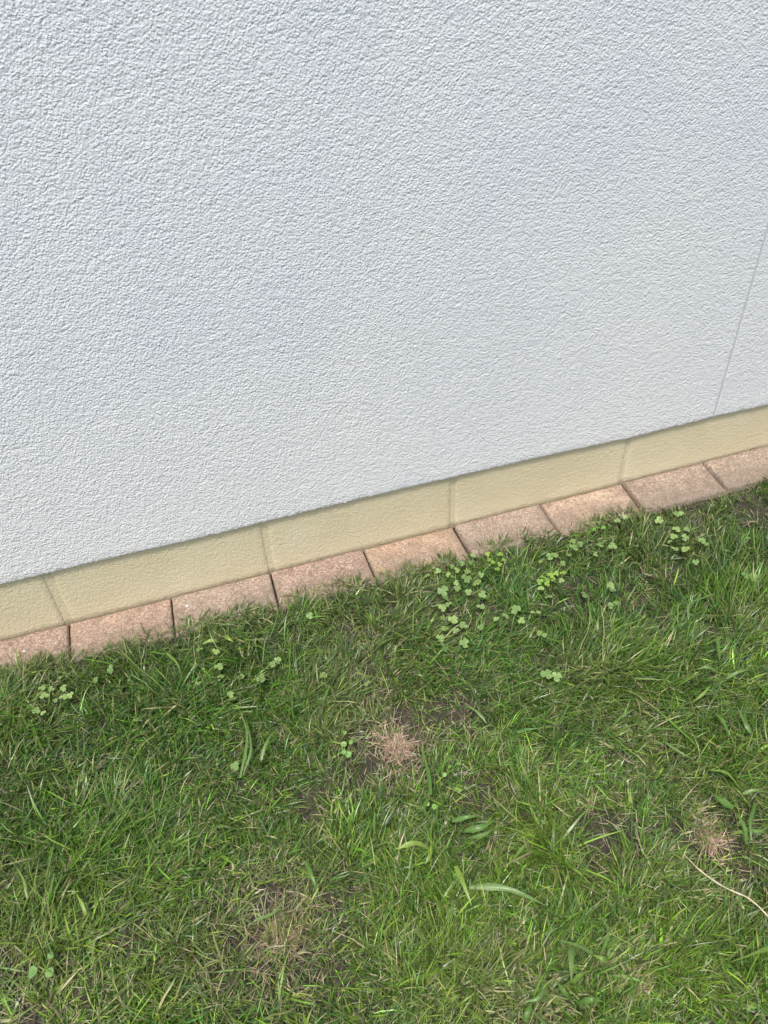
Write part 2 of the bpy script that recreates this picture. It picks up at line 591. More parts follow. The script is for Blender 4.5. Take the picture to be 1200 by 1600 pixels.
# ------------------------------------------------------------------ blades
def blades(name, base, az, L, wd, elev, curl, twist, tint, mat, seg=4, tipc=None, zmin=None, smoothb=True):
    """all arrays of length n; one mesh of tapered, bent strips"""
    n = len(L)
    rows = seg
    P = np.zeros((n, 2 * rows + 1, 3))
    p = base.copy()
    T = np.zeros((n, 2 * rows + 1))
    for i in range(rows + 1):
        s = i / rows
        e = elev - curl * s
        a = az + twist * s
        if i > 0:
            st = (L / rows)[:, None]
            p = p + st * np.stack([np.cos(e) * np.cos(a), np.cos(e) * np.sin(a), np.sin(e)], 1)
            if zmin is not None: p[:, 2] = np.maximum(p[:, 2], zmin + 0.002 * s)
        if i == rows:
            P[:, 2 * rows] = p
            T[:, 2 * rows] = 1
        else:
            wv = wd * (1 - 0.75 * max(0, s - 0.25) ** 1.3) * (0.75 if i == 0 else 1) * 0.5
            ro = twist * 0.8 + 0.25
            side = np.stack([-np.sin(a) * np.cos(ro), np.cos(a) * np.cos(ro), np.sin(ro)], 1)
            P[:, 2 * i] = p - side * wv[:, None]
            P[:, 2 * i + 1] = p + side * wv[:, None]
            T[:, 2 * i:2 * i + 2] = s
    nv = 2 * rows + 1
    off = (np.arange(n) * nv)[:, None]
    quads = np.array([[2 * i, 2 * i + 1, 2 * i + 3, 2 * i + 2] for i in range(rows - 1)]).reshape(-1)
    q = (off + quads[None, :])
    t = off + np.array([[2 * rows - 2, 2 * rows - 1, 2 * rows]])
    loops = np.concatenate([q, t], 1).reshape(-1)
    sizes = np.array([4] * (rows - 1) + [3])
    starts1 = np.concatenate([[0], np.cumsum(sizes)[:-1]])
    per = sizes.sum()
    starts = (np.arange(n)[:, None] * per + starts1[None, :]).reshape(-1)
    me = bpy.data.meshes.new(name)
    me.vertices.add(n * nv)
    me.vertices.foreach_set('co', P.reshape(-1).astype(np.float32))
    me.loops.add(len(loops))
    me.loops.foreach_set('vertex_index', loops.astype(np.int32))
    me.polygons.add(len(starts))
    me.polygons.foreach_set('loop_start', starts.astype(np.int32))
    me.polygons.foreach_set('use_smooth', np.ones(len(starts), bool))
    me.update(calc_edges=True)
    C = np.ones((n, nv, 4))
    tc = tint if tipc is None else tipc
    f = (np.clip(T - 0.55, 0, 1) / 0.45)[:, :, None]
    C[:, :, :3] = tint[:, None, :] * (1 - f) + tc[:, None, :] * f
    ca = me.color_attributes.new('tint', 'FLOAT_COLOR', 'POINT')
    ca.data.foreach_set('color', C.reshape(-1).astype(np.float32))
    me.materials.append(mat)
    o = bpy.data.objects.new(name, me)
    COL.objects.link(o)
    return o


fr = [at(u, v, z=0.012) for u, v in [(-60, 1050), (0, 1040), (60, 1030), (110, 1022), (160, 1008), (215, 990), (300, 966), (370, 950), (430, 941), (500, 912),
                                     (590, 894), (650, 880), (725, 864), (790, 842), (870, 825), (930, 808), (1000, 794), (1070, 780), (1130, 767), (1160, 757), (1200, 740), (1260, 723)]]
fx, fy = np.array([p.x for p in fr]), np.array([p.y for p in fr])


def lim(x):
    return np.interp(x, fx, fy) + 0.003 + 0.004 * np.sin(x * 61) + 0.004 * np.sin(x * 143 + 1)


F1, F2, F3, F4, F5 = Field(0.10, 1), Field(0.045, 2), Field(0.22, 3), Field(0.07, 4), Field(0.35, 5)


def spots(x, y, lst):
    v = np.zeros_like(x)
    for (u, w_, r, s_) in lst:
        c = at(u, w_, z=-0.01)
        ru = r / 880.0
        v = np.maximum(v, s_ * np.exp(-(((x - c.x) ** 2 + ((y - c.y) * 0.8) ** 2) / (ru * ru))))
    return v


BARE = [(612, 1155, 62, .95), (585, 1085, 50, .3), (552, 985, 26, .8), (442, 1458, 75, .8), (930, 1295, 60, .55), (1120, 1300, 60, .75), (1175, 965, 34, .8),
        (35, 1565, 70, .8), (345, 1515, 32, .8), (825, 1555, 45, .6), (995, 1530, 40, .4), (490, 1250, 45, .35), (380, 1365, 45, .5), (1150, 1160, 30, .5),
        (60, 1095, 40, .5), (700, 985, 40, .4), (1020, 905, 34, .4), (760, 1235, 40, .45), (1100, 1345, 60, .5), (200, 1440, 30, .4), (590, 1400, 30, .3), (700, 1130, 50, .5),
        (1000, 1150, 60, .35), (560, 1500, 60, .3)]
LUSH = [(1170, 940, 62, 1.0), (965, 1030, 60, .8), (270, 1090, 95, .8), (460, 1085, 62, .9), (18, 1120, 45, .9), (872, 1320, 42, .8), (1185, 1200, 70, .6),
        (640, 975, 52, .7), (800, 905, 46, .7), (380, 1020, 45, .6), (1000, 840, 60, .5), (640, 1430, 70, .7), (1090, 1420, 80, .6), (150, 1350, 80, .5), (60, 1440, 70, .7),
        (300, 1570, 70, .5), (1080, 1060, 60, .5), (560, 1290, 40, .4), (900, 1420, 60, .4), (1180, 860, 40, .5)]
YEL = [(1170, 945, 45, 1), (872, 1310, 36, .8), (965, 1025, 34, .6), (18, 1125, 35, .6), (440, 1090, 30, .6), (60, 1440, 60, .7), (90, 1500, 90, .5), (640, 1450, 50, .5), (720, 1480, 60, .5), (1100, 1560, 90, .5), (960, 1490, 25, .6)]


def scatter(ntuft, x0, x1, y0, y1):
    x = rng.uniform(x0, x1, ntuft)
    y = rng.uniform(y0, y1, ntuft)
    k = y < lim(x)
    return x[k], y[k]


GREEN = np.array([(0.102, 0.218, 0.024), (0.150, 0.280, 0.030), (0.062, 0.155, 0.028), (0.115, 0.222, 0.066), (0.225, 0.345, 0.042), (0.165, 0.200, 0.050)])


def grass(x, y, per, lscale, wscale, seg, name, label):
    bare = spots(x, y, BARE)
    lush = spots(x, y, LUSH)
    yel = spots(x, y, YEL)
    dens = np.clip(0.80 + 0.5 * F1(x, y) + 0.5 * F2(x, y) + 0.5 * lush - 0.95 * bare, 0.07, 1)
    keep = rng.random(len(x)) < dens
    x, y, bare, lush, yel = x[keep], y[keep], bare[keep], lush[keep], yel[keep]
    nt_ = len(x)
    cnt = rng.integers(int(per * .5), int(per * 1.5) + 1, nt_)
    tl = (0.037 + 0.010 * F3(x, y) + 0.016 * F2(x, y) + 0.030 * lush - 0.010 * bare) * rng.uniform(0.75, 1.3, nt_) * lscale
    near = np.clip((y - lim(x)) / -0.09, 0, 1)           # shorter, thinner against the pavers
    tl *= 0.50 + 0.50 * near
    wide = np.where(rng.random(nt_) < 0.22, 1.7, 1.0) * (0.85 + 0.35 * np.clip(F4(x, y), -1, 1)) * (0.72 + 0.28 * near)
    leanaz = F5(x, y) * 5.0 + F1(x + 0.7, y - 0.9) * 2.5
    tone = F4(x + 0.3, y) + 0.6 * rng.normal(size=nt_) * 0.5
    pick = rng.choice(len(GREEN), nt_, p=[.27, .22, .19, .16, .08, .08])
    base = GREEN[pick] * (1 + 0.22 * tone[:, None])
    base = base * (1 - 0.6 * yel[:, None]) + np.array([0.20, 0.36, 0.030]) * 0.6 * yel[:, None]
    up = np.clip((y + 0.72) / 0.45, 0, 1)                 # darker, less yellow blade colour towards the wall
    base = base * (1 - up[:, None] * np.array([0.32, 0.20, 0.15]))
    olive = np.clip(F3(x - 0.5, y + 0.4) * 1.4, 0, 0.8) * 0.38 + 0.3 * bare + 0.32 * (1 - near)
    base = base * (1 - olive[:, None]) + np.array([0.18, 0.195, 0.075]) * olive[:, None]
    idx = np.repeat(np.arange(nt_), cnt)
    n = len(idx)
    ang = rng.uniform(0, 2 * np.pi, n)
    rr = np.abs(rng.normal(0, 0.0055, n))
    B = np.stack([x[idx] + rr * np.cos(ang), y[idx] + rr * np.sin(ang), np.where(y[idx] > -0.104, -0.001, np.where(y[idx] > -0.15, -0.012, LAWN_Z - 0.002))], 1)
    lean = 0.75
    dx = np.cos(ang) + lean * np.cos(leanaz[idx]) + 0.5 * rng.normal(size=n)
    dy = np.sin(ang) + lean * np.sin(leanaz[idx]) + 0.5 * rng.normal(size=n)
    az = np.arctan2(dy, dx)
    L = tl[idx] * rng.uniform(0.5, 1.35, n)
    wd = 0.00182 * wide[idx] * rng.uniform(0.65, 1.35, n) * wscale
    wd = np.where(rng.random(n) < 0.012, wd * 2.0, wd)
    elev = np.clip(rng.normal(1.02, 0.30, n), 0.25, 1.5)
    curl = rng.gamma(2.0, 0.45, n)
    # lazy long blades that lie over the others
    lazy = rng.random(n) < 0.16
    elev = np.where(lazy, rng.uniform(0.5, 0.95, n), elev)
    curl = np.where(lazy, rng.uniform(0.7, 1.4, n), curl)
    L = np.where(lazy, L * 1.35, L)
    tw = rng.normal(0, 0.45, n)
    c = base[idx] * (np.exp(rng.normal(0, 0.45, n)) * 0.70)[:, None]
    c = c * (1 + rng.normal(0, 0.07, (n, 3)))
    dryf = rng.random(n) < (0.035 + 0.16 * bare[idx] + 0.05 * (1 - near[idx]))
    c = np.where(dryf[:, None], np.array([0.36, 0.35, 0.18]) * rng.uniform(0.6, 1.3, n)[:, None], c)
    tipdry = rng.random(n) < 0.22
    tip = np.where(tipdry[:, None], np.array([0.28, 0.25, 0.11]), c * np.array([1.25, 1.2, 1.1]))
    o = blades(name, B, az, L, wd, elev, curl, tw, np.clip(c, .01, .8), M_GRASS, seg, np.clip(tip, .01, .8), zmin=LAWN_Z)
    tag(o, label, kind='stuff')
    print(name, n)
    return o


x, y = scatter(54000, -0.32, 1.85, -1.25, -0.03)
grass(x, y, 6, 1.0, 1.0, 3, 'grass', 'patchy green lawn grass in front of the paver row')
x, y = scatter(72000, -1.3, 2.9, -2.2, -0.03)
k = (x < -0.30) | (x > 1.83) | (y < -1.23)
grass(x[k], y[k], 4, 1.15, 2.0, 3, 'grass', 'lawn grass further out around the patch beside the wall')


def thatch():
    n = 62000
    x = rng.uniform(-0.35, 1.9, n)
    y = rng.uniform(-1.3, -0.05, n)
    bare = spots(x, y, BARE)
    k = (y < lim(x) + 0.004) & (rng.random(n) < np.clip(0.32 + 0.40 * F2(x, y) + 0.65 * bare, 0.04, 1))
    x, y, bare = x[k], y[k], bare[k]
    n = len(x)
    L = rng.uniform(0.008, 0.030, n)
    wd = rng.uniform(0.0006, 0.0014, n)
    elev = rng.normal(0.18, 0.22, n)
    curl = rng.normal(0.1, 0.5, n)
    z = LAWN_Z + 0.006 + np.abs(rng.normal(0, 0.006, n))
    base = np.stack([x, y, z], 1)
    pal = np.array([(0.26, 0.22, 0.14), (0.12, 0.095, 0.07), (0.36, 0.32, 0.21), (0.09, 0.075, 0.055), (0.17, 0.18, 0.07)])
    c = pal[rng.integers(0, 5, n)] * rng.uniform(0.7, 1.3, n)[:, None]
    o = blades('thatch', base, rng.uniform(0, 6.283, n), L, wd, elev, curl, rng.normal(0, 0.6, n), c, M_STRAW, 3, None, zmin=LAWN_Z + 0.004)
    tag(o, 'dry brown clippings and dead stems lying between the grass', kind='stuff')
    print('thatch', n)


thatch()


# dead tufts: star of pinkish dry stems
def dead_tuft(px, r, n, label, pink):
    c = at(px[0], px[1], z=-0.012)
    a = rng.uniform(0, 6.283, n)
    rr = np.abs(rng.normal(0, r * 0.6, n)) * (1 + 0.5 * np.sin(a * 2 + px[0]) + 0.3 * np.sin(a * 5 + px[1]))
    rr = np.minimum(rr, r * 1.15)
    base = np.stack([c.x + rr * np.cos(a), c.y + rr * np.sin(a) * 1.1, np.full(n, LAWN_Z + 0.008)], 1)
    az = a + rng.normal(0, 2.2, n)
    pal = np.array([(0.52, 0.34, 0.27), (0.28, 0.19, 0.14), (0.58, 0.45, 0.35), (0.34, 0.28, 0.16)]) if pink else np.array([(0.40, 0.32, 0.19), (0.30, 0.22, 0.14), (0.24, 0.17, 0.11), (0.34, 0.26, 0.19)])
    cc = pal[rng.integers(0, 4, n)] * rng.uniform(0.7, 1.2, n)[:, None]
    o = blades('dead_grass_tuft', base, az, rng.uniform(0.008, 0.034, n), rng.uniform(0.0006, 0.0014, n), rng.uniform(0.0, 0.45, n), rng.normal(0.2, 0.6, n),
               rng.normal(0, 0.6, n), cc, M_STRAW, 3, None, zmin=LAWN_Z + 0.005)
    tag(o, label, 'dead grass')


dead_tuft((620, 1165), 0.040, 560, 'pinkish dead tuft of grass in the middle of the lawn', True)
dead_tuft((440, 1458), 0.048, 420, 'brown dead grass around a bare spot near the lower edge, left of centre', False)
dead_tuft((1112, 1312), 0.030, 240, 'reddish straw tuft beside the tip of the long dry stalk', True)
dead_tuft((1003, 1545), 0.014, 90, 'small rusty brown tuft right of the crossed broad blades', True)


# ------------------------------------------------------------------ broad blades
def strip(name, pts, width, col, parent, fold=0.22, tipsharp=True, mat=None):
    """folded leaf along a polyline of points (base first); width in metres"""
    P = [Vector(p) for p in pts]
    n = 11
    seglen = [0]
    for a, b in zip(P, P[1:]): seglen.append(seglen[-1] + (b - a).length)
    tot = seglen[-1]

    def pos(s):
        d = s * tot
        for i in range(len(P) - 1):
            if d <= seglen[i + 1] or i == len(P) - 2:
                f = (d - seglen[i]) / max(1e-6, seglen[i + 1] - seglen[i])
                p0 = P[max(i - 1, 0)]; p1 = P[i]; p2 = P[i + 1]; p3 = P[min(i + 2, len(P) - 1)]
                f = min(max(f, 0), 1)
                return 0.5 * ((2 * p1) + (p2 - p0) * f + (2 * p0 - 5 * p1 + 4 * p2 - p3) * f * f + (3 * p1 - p0 - 3 * p2 + p3) * f ** 3)
    V, F = [], []
    ph = random.uniform(0, 6)
    for i in range(n + 1):
        s = i / n
        p = pos(s)
        t = (pos(min(1, s + .02)) - pos(max(0, s - .02))).normalized()
        side = t.cross(Vector((0, 0, 1)))
        side.normalize()
        side = Matrix.Rotation(0.6 * math.sin(ph + 3.4 * s), 3, t) @ side
        up = side.cross(t)
        wv = width * 0.5 * (0.55 + 0.45 * min(1, s * 4)) * (1 - max(0, (s - 0.22) / 0.78) ** 1.45) + 0.0001
        wb = 1 + 0.08 * math.sin(ph * 3 + s * 17)
        rows = [-1, -0.5, 0, 0.5, 1]
        wv *= 1 + random.uniform(-.07, .07)
        for q in rows:
            V.append(p + side * wv * q * wb + up * (abs(q) * fold * wv))
    for i in range(n):
        for q in range(4):
            a = i * 5 + q
            F.append((a, a + 1, a + 6, a + 5))
    o = mesh_obj(name, V, F, mat or M_BLADE, None, smooth=True)
    C = np.ones((len(V), 4))
    for i in range(len(V)):
        q = i % 5
        s = (i // 5) / n
        k = (1.18 if q == 2 else 1.0) * (1.0 if q % 2 == 0 else 0.93)
        C[i, :3] = np.array(col) * k * (1 + 0.15 * s)
    ca = o.data.color_attributes.new('tint', 'FLOAT_COLOR', 'POINT')
    ca.data.foreach_set('color', C.reshape(-1).astype(np.float32))
    if parent is not None:
        inset(o, parent)
    return o


G1, G2, G3, G4 = (0.100, 0.195, 0.040), (0.150, 0.250, 0.048), (0.140, 0.235, 0.068), (0.205, 0.305, 0.062)


def weed(label, leaves, name='broad_bladed_grass', cat='broad-bladed grass'):
    """leaves: list of (pixels base..tip, width px, colour)"""
    b = at(*leaves[0][0][0], z=LAWN_Z)
    root = empty(name, (b.x, b.y, LAWN_Z), label, cat, 'broad-bladed grasses in the lawn')
    for pts, wpx, col in leaves:
        n = len(pts)
        W = []
        p0 = at(pts[0][0], pts[0][1], z=0.004)
        for i, p in enumerate(pts):
            zz = 0.006 + 0.014 * math.sin(math.pi * (0.10 + 0.75 * i / (n - 1))) + random.uniform(-.002, .002)
            W.append(at(p[0], p[1], z=zz))
        if n == 2:
            m = (W[0] + W[1]) * 0.5
            m.z += 0.004
            W.insert(1, m)
        strip('leaf', W, wpx / 1040.0, col, root)
    return root


weed('upright broad blade just below the pinkish dead tuft', [([(673, 1242), (668, 1205), (658, 1166)], 9, G1), ([(673, 1245), (662, 1262), (678, 1292)], 5, G1)])
weed('pale broad blade lying level with a short one bent down at its end', [([(670, 1328), (648, 1318), (618, 1327)], 12, G4), ([(674, 1322), (672, 1336), (664, 1350)], 10, G2)])
weed('stack of three dark broad blades pointing right, in the lower middle', [([(726, 1299), (750, 1293), (773, 1282)], 11, G1), ([(730, 1311), (752, 1306), (769, 1297)], 9, G3), ([(706, 1283), (730, 1277), (752, 1275)], 8, G1)])
weed('two broad blades forming an open angle, one long and reaching right', [([(712, 1353), (724, 1380), (737, 1416)], 9, G4), ([(733, 1386), (790, 1388), (859, 1418)], 10, G3)])
weed('single broad blade lying left of the lower middle of the lawn', [([(478, 1345), (486, 1366), (495, 1390)], 9, G1)])
weed('pair of pale blades to the left of the round-leaved seedling', [([(407, 1188), (417, 1160), (434, 1136)], 6, G3), ([(375, 1215), (386, 1150), (374, 1108)], 5, G3), ([(380, 1210), (392, 1170), (383, 1118)], 4, G3)])
weed('curved blade beside the brown bare spot near the lower edge', [([(400, 1437), (430, 1425), (450, 1393)], 6, G3)])
weed('crossed broad blades forming a T near the lower right', [([(925, 1490), (900, 1478), (868, 1467)], 10, G3), ([(893, 1480), (893, 1505), (893, 1535)], 10, G3), ([(896, 1535), (908, 1524), (926, 1515)], 9, G2),
     ([(950, 1502), (940, 1497), (926, 1492)], 8, G2), ([(940, 1488), (950, 1455), (934, 1425)], 6, G1)])
weed('broad blade reaching in from the right edge near the bottom', [([(1206, 1480), (1175, 1492), (1142, 1503)], 7, G2)])
weed('loose broad blades at the bottom edge right of the middle', [([(820, 1596), (825, 1580), (834, 1562)], 8, G1), ([(893, 1565), (880, 1548), (868, 1530)], 8, G1), ([(905, 1568), (925, 1562), (943, 1565)], 9, G1), ([(850, 1545), (840, 1560), (820, 1565)], 7, G3)])
weed('leafy broad grass beside the bare soil at the right edge', [([(1146, 1262), (1125, 1250), (1101, 1229)], 11, G1), ([(1155, 1232), (1135, 1208), (1108, 1203)], 8, G2), ([(1160, 1300), (1148, 1303), (1136, 1306)], 8, G4),
     ([(1166, 1320), (1162, 1290), (1150, 1270)], 8, G1), ([(1180, 1255), (1172, 1285), (1175, 1315)], 8, G1), ([(1165, 1295), (1185, 1300), (1204, 1290)], 9, G3), ([(1160, 1240), (1180, 1235), (1204, 1240)], 6, G3)])
weed('cluster of broad blades under the bright tuft at the right edge', [([(1124, 1052), (1105, 1043), (1088, 1046)], 8, G3), ([(1138, 1150), (1130, 1128), (1116, 1112)], 8, G1), ([(1124, 1030), (1122, 1012), (1121, 994)], 9, G1),
     ([(1082, 1098), (1098, 1085), (1112, 1068)], 5, G4), ([(1160, 1090), (1145, 1080), (1130, 1070)], 7, G1), ([(1175, 1150), (1165, 1130), (1152, 1105)], 7, G1), ([(1135, 1060), (1155, 1050), (1180, 1045)], 6, G3)])
weed('bluish blades lying level between the bare soil and the middle right', [([(1085, 1175), (1065, 1166), (1045, 1162)], 6, G3), ([(1040, 1160), (1062, 1175), (1085, 1188)], 5, G3)])
weed('long bent blade arching below the right-hand clover patch', [([(1076, 968), (1077, 945), (1094, 936), (1119, 927)], 5, G3)])
weed('long thin pale blade running down right from the pavers on the left', [([(183, 1010), (212, 1040), (240, 1062), (262, 1085)], 4.5, G3), ([(260, 1020), (276, 1036), (284, 1058)], 4.5, G2), ([(203, 1200), (222, 1165), (248, 1144)], 4, G2)])
weed('broad pale leaf tip beside the folded leaf near the left pavers', [([(343, 1003), (330, 1001), (316, 1006)], 9, G4), ([(352, 993), (358, 998), (366, 1004)], 10, G4)])
weed('yellowish upright blades in the lower left corner of the lawn', [([(133, 1430), (128, 1412), (118, 1395)], 6, G4), ([(42, 1403), (38, 1378), (26, 1355)], 5, G2)])
weed('bright blade leaning left below the middle of the lawn', [([(820, 1320), (800, 1345), (786, 1350)], 5, G2), ([(760, 1130), (745, 1112), (724, 1100)], 4, G3)])

# ------------------------------------------------------------------ dry stalk
pts = [(1070, 1336), (1088, 1355), (1104, 1368), (1122, 1381), (1146, 1393), (1168, 1402), (1184, 1415), (1202, 1434), (1222, 1456)]
W = [at(u, v, z=0.016 + 0.004 * math.sin(i * 1.3)) for i, (u, v) in enumerate(pts)]


def tube(name, P, radii, mat, sides=6, parent=None):
    V, F = [], []
    for i, p in enumerate(P):
        t = (P[min(i + 1, len(P) - 1)] - P[max(i - 1, 0)]).normalized()
        a = t.orthogonal().normalized()
        b = t.cross(a)
        for k in range(sides):
            an = 2 * math.pi * k / sides
            V.append(p + (a * math.cos(an) + b * math.sin(an)) * radii[i])
    for i in range(len(P) - 1):
        for k in range(sides):
            F.append((i * sides + k, i * sides + (k + 1) % sides, (i + 1) * sides + (k + 1) % sides, (i + 1) * sides + k))
    F.append(tuple(range(sides))[::-1])
    F.append(tuple((len(P) - 1) * sides + k for k in range(sides)))
    o = mesh_obj(name, V, F, mat, smooth=True)
    if parent is not None: inset(o, parent)
    return o


M_STALK = mat_leaf('dry_stalk', (0.52, 0.44, 0.30), 0.05, 0.6)
fineP, fineR = [], []
for i in range(len(W) - 1):
    for q in range(5):
        fineP.append(W[i].lerp(W[i + 1], q / 5))
        fineR.append(0.0012 * (0.35 + 0.65 * min(1, (i + q / 5) / 2.5)) * (1 + 0.16 * math.sin(i * 5 + q)) * (1.5 if (i % 3 == 1 and q == 2) else 1))
        fineP[-1] = fineP[-1] + Vector((random.uniform(-1, 1), random.uniform(-1, 1), 0)) * 0.0006
fineP.append(W[-1]); fineR.append(0.0016)
# soften the corners
for _ in range(3):
    fineP = [fineP[0]] + [(fineP[i - 1] + fineP[i] * 2 + fineP[i + 1]) / 4 for i in range(1, len(fineP) - 1)] + [fineP[-1]]
st = tube('dry_stalk', fineP, fineR, M_STALK)
tag(st, 'long pale dry stalk lying on the grass at the right edge', 'dry stalk')


# ------------------------------------------------------------------ clover
def leaf_mat(name, c, mark):
    m, n, out = new_mat(name)
    a = N(n, 'ShaderNodeAttribute', attribute_name='tint')
    oi = n.nodes.new('ShaderNodeObjectInfo')
    P = coords(n)
    col = mixc(n, 1.0, a.outputs['Color'], oi.outputs['Color'], 'MULTIPLY')
    col = mixc(n, 0.35, col, mixc(n, 1.0, col, ramp(n, noise(n, P, 300, 2), [(0.3, (0.7, 0.75, 0.6)), (0.7, (1.2, 1.2, 1.1))]), 'MULTIPLY'))
    b = N(n, 'ShaderNodeBsdfPrincipled', Roughness=0.5)
    b.inputs['Specular IOR Level'].default_value = 0.4
    n.links.new(col, b.inputs['Base Color'])
    tr = n.nodes.new('ShaderNodeBsdfTranslucent')
    n.links.new(mixc(n, 1.0, col, (1.2, 1.15, 0.6), 'MULTIPLY'), tr.inputs[0])
    mx = n.nodes.new('ShaderNodeMixShader')
    mx.inputs[0].default_value = 0.25
    n.links.new(b.outputs[0], mx.inputs[1])
    n.links.new(tr.outputs[0], mx.inputs[2])
    n.links.new(mx.outputs[0], out.inputs[0])
    return m


M_CLOVER = leaf_mat('clover_leaf', None, True)
M_STEM = mat_leaf('clover_stem', (0.16, 0.20, 0.08), 0.1, 0.5)


def leaflets(k, seed, radius=1.0, cup=0.18):
    """unit mesh: k notched round leaflets round a centre, leaflet length about 1"""
    r = random.Random(seed)
    V, F, C = [], [], []
    for q in range(k):
        a0 = 2 * math.pi * q / k + r.uniform(-.12, .12)
        ln = radius * r.uniform(0.9, 1.08)
        wd = (0.55 if k == 3 else 0.46) * ln * r.uniform(0.92, 1.08)
        tilt = r.uniform(-0.05, 0.25)
        fold = r.uniform(0.08, 0.30)
        m, rings = 12, (0.0, 0.45, 0.75, 1.0)
        b = len(V)
        cx = 0.53 * ln
        for ri in rings:
            for j in range(m):
                th = 2 * math.pi * j / m
                lx = cx + 0.48 * ln * math.cos(th) * ri
                ly = wd * math.sin(th) * ri * (1 + 0.18 * math.cos(th))
                if j == 0: lx -= 0.07 * ln * ri
                z = abs(ly) * fold + tilt * lx * 0.6 - cup * (lx / ln) ** 2 * 0.4 + r.uniform(-1, 1) * 0.012
                V.append((lx * math.cos(a0) - ly * math.sin(a0), lx * math.sin(a0) + ly * math.cos(a0), z))
                chev = 1.0
                if ri == 0.75 and 2 <= j <= 10 or ri == 0.45 and j in (0, 1, 11): chev = 1.22
                C.append((0.25 * chev, 0.365 * chev, 0.115 * chev * (1.2 if chev > 1 else 1), 1))
        for i in range(len(rings) - 1):
            for j in range(m):
                F.append((b + i * m + j, b + i * m + (j + 1) % m, b + (i + 1) * m + (j + 1) % m, b + (i + 1) * m + j))
    me = bpy.data.meshes.new('leaf')
    me.from_pydata(V, [], F)
    me.polygons.foreach_set('use_smooth', [True] * len(F))
    ca = me.color_attributes.new('tint', 'FLOAT_COLOR', 'POINT')
    ca.data.foreach_set('color', np.array(C, np.float32).reshape(-1))
    me.materials.append(M_CLOVER)
    me.update()
    return me


TRI = [leaflets(3, s) for s in range(6)]
PAIR = [leaflets(2, 30 + s) for s in range(2)]
ONE = [leaflets(1, 40 + s, cup=0.3) for s in range(3)]


def plant(name, label, cat, leaves, tintrange, size, meshes, z0=0.005, z1=0.020, group=None):
    cx = sum(l[0] for l in leaves) / len(leaves)
    cy = sum(l[1] for l in leaves) / len(leaves)
    b = at(cx, cy, z=LAWN_Z)
    root = empty(name, (b.x, b.y, LAWN_Z), label, cat, group or ('clover growing in the lawn' if name == 'clover' else None))
    for l in leaves:
        u, v = l[0], l[1]
        sz = (l[2] if len(l) > 2 else 1.0) * size
        p = at(u, v, z=random.uniform(z0, z1))
        me = random.choice(meshes)
        o = bpy.data.objects.new('leaf', me)
        COL.objects.link(o)
        o.parent = root
        off = Vector((0, 0, 0))
        o.location = p - root.location + off
        s_ = sz * random.uniform(0.88, 1.12)
        o.scale = (s_, s_, s_)
        # leaves turn their faces up and out towards the open side
        o.rotation_euler = (random.gauss(0.22, 0.24), random.gauss(0.0, 0.24), random.uniform(0, 6.28))
        t = random.uniform(0, 1)
        a, c = tintrange
        o.color = (*[a[i] * (1 - t) + c[i] * t for i in range(3)], 1)
        q = Vector((b.x + (p.x - b.x) * 0.65 + random.uniform(-.006, .006), b.y + (p.y - b.y) * 0.65 - random.uniform(0, .008), LAWN_Z))
        mid = (q + p) * 0.5 + Vector((random.uniform(-.003, .003), random.uniform(-.003, .003), 0.004))
        tube('stem', [q, mid, p - Vector((0, 0, .0004))], [0.0007, 0.0006, 0.0005], M_STEM, 4, root)
    return root


PALE = ((0.60, 0.68, 0.65), (1.15, 1.10, 1.12))
MID = ((0.55, 0.66, 0.60), (0.95, 0.95, 0.90))
YG = ((0.70, 0.85, 0.40), (0.98, 1.03, 0.50))
S = 0.0096
C = 'clover'
plant('clover', 'clover patch with small pale leaves at the left edge of the lawn', C, [(66, 1075), (80, 1077, .8), (69, 1087), (99, 1075), (100, 1089, 1.1), (110, 1086, .9), (57, 1110, .9), (67, 1114, .8), (94, 1059, .7), (86, 1094, .7)], PALE, S * 0.8, TRI)
plant('clover', 'lone clover leaf among long blades below the left pavers', C, [(215, 1125)], MID, S, TRI)
plant('clover', 'dull clover leaf just below the second paver from the left', C, [(172, 1046), (150, 1062, .7)], MID, S * 0.85, TRI)
plant('clover', 'loose clover leaves around the folded leaf near the left pavers', C, [(311, 1015), (337, 1018, .9), (342, 1042), (345, 1057, .8), (310, 1068, .9), (377, 1057, .8)], PALE, S * 0.85, TRI)
plant('clover', 'two small clover leaves close together left of the upright green tuft', C, [(360, 1085, .8), (363, 1092)], PALE, S * 0.85, TRI)
plant('clover', 'clover leaf between the pair of pale blades, left of centre', C, [(367, 1197)], PALE, S * 0.9, TRI)
plant('clover', 'three pale clover leaves above the upright green tuft', C, [(407, 1060, 1.05), (427, 1038), (433, 1032, .8)], PALE, S * 0.9, TRI)
plant('clover', 'faint clover leaves right of the upright green tuft', C, [(505, 1055), (573, 1068, .8), (484, 962, .8)], MID, S * 0.85, TRI)
plant('clover', 'big clover patch with the palest leaves below the middle pavers', C, [(730, 904, 1.1), (745, 910), (713, 911, .7), (714, 920, .9), (692, 924, 1.25), (696, 934, .8), (682, 947, 1.25), (691, 950, .9), (700, 945, .8), (708, 968, 1.2), (732, 925, .8), (754, 929, .9)], PALE, S, TRI)
plant('clover', 'duller clover leaves trailing below the big pale patch', C, [(692, 965, .8), (724, 977), (751, 980, .8), (694, 982, .9), (688, 997, 1.05), (694, 1012, 1.15), (725, 1005), (712, 985, .8)], MID, S, TRI)
plant('clover', 'clover leaves strung out between the two big patches', C, [(752, 948, 1.0), (762, 961, .9), (775, 967, .8), (790, 963, .9), (806, 952, 1.1), (815, 970, .8)], PALE, S * 0.95, TRI)
plant('clover', 'single oval pale clover leaf right of the strung-out ones', C, [(837, 957, 1.15)], PALE, S, PAIR)
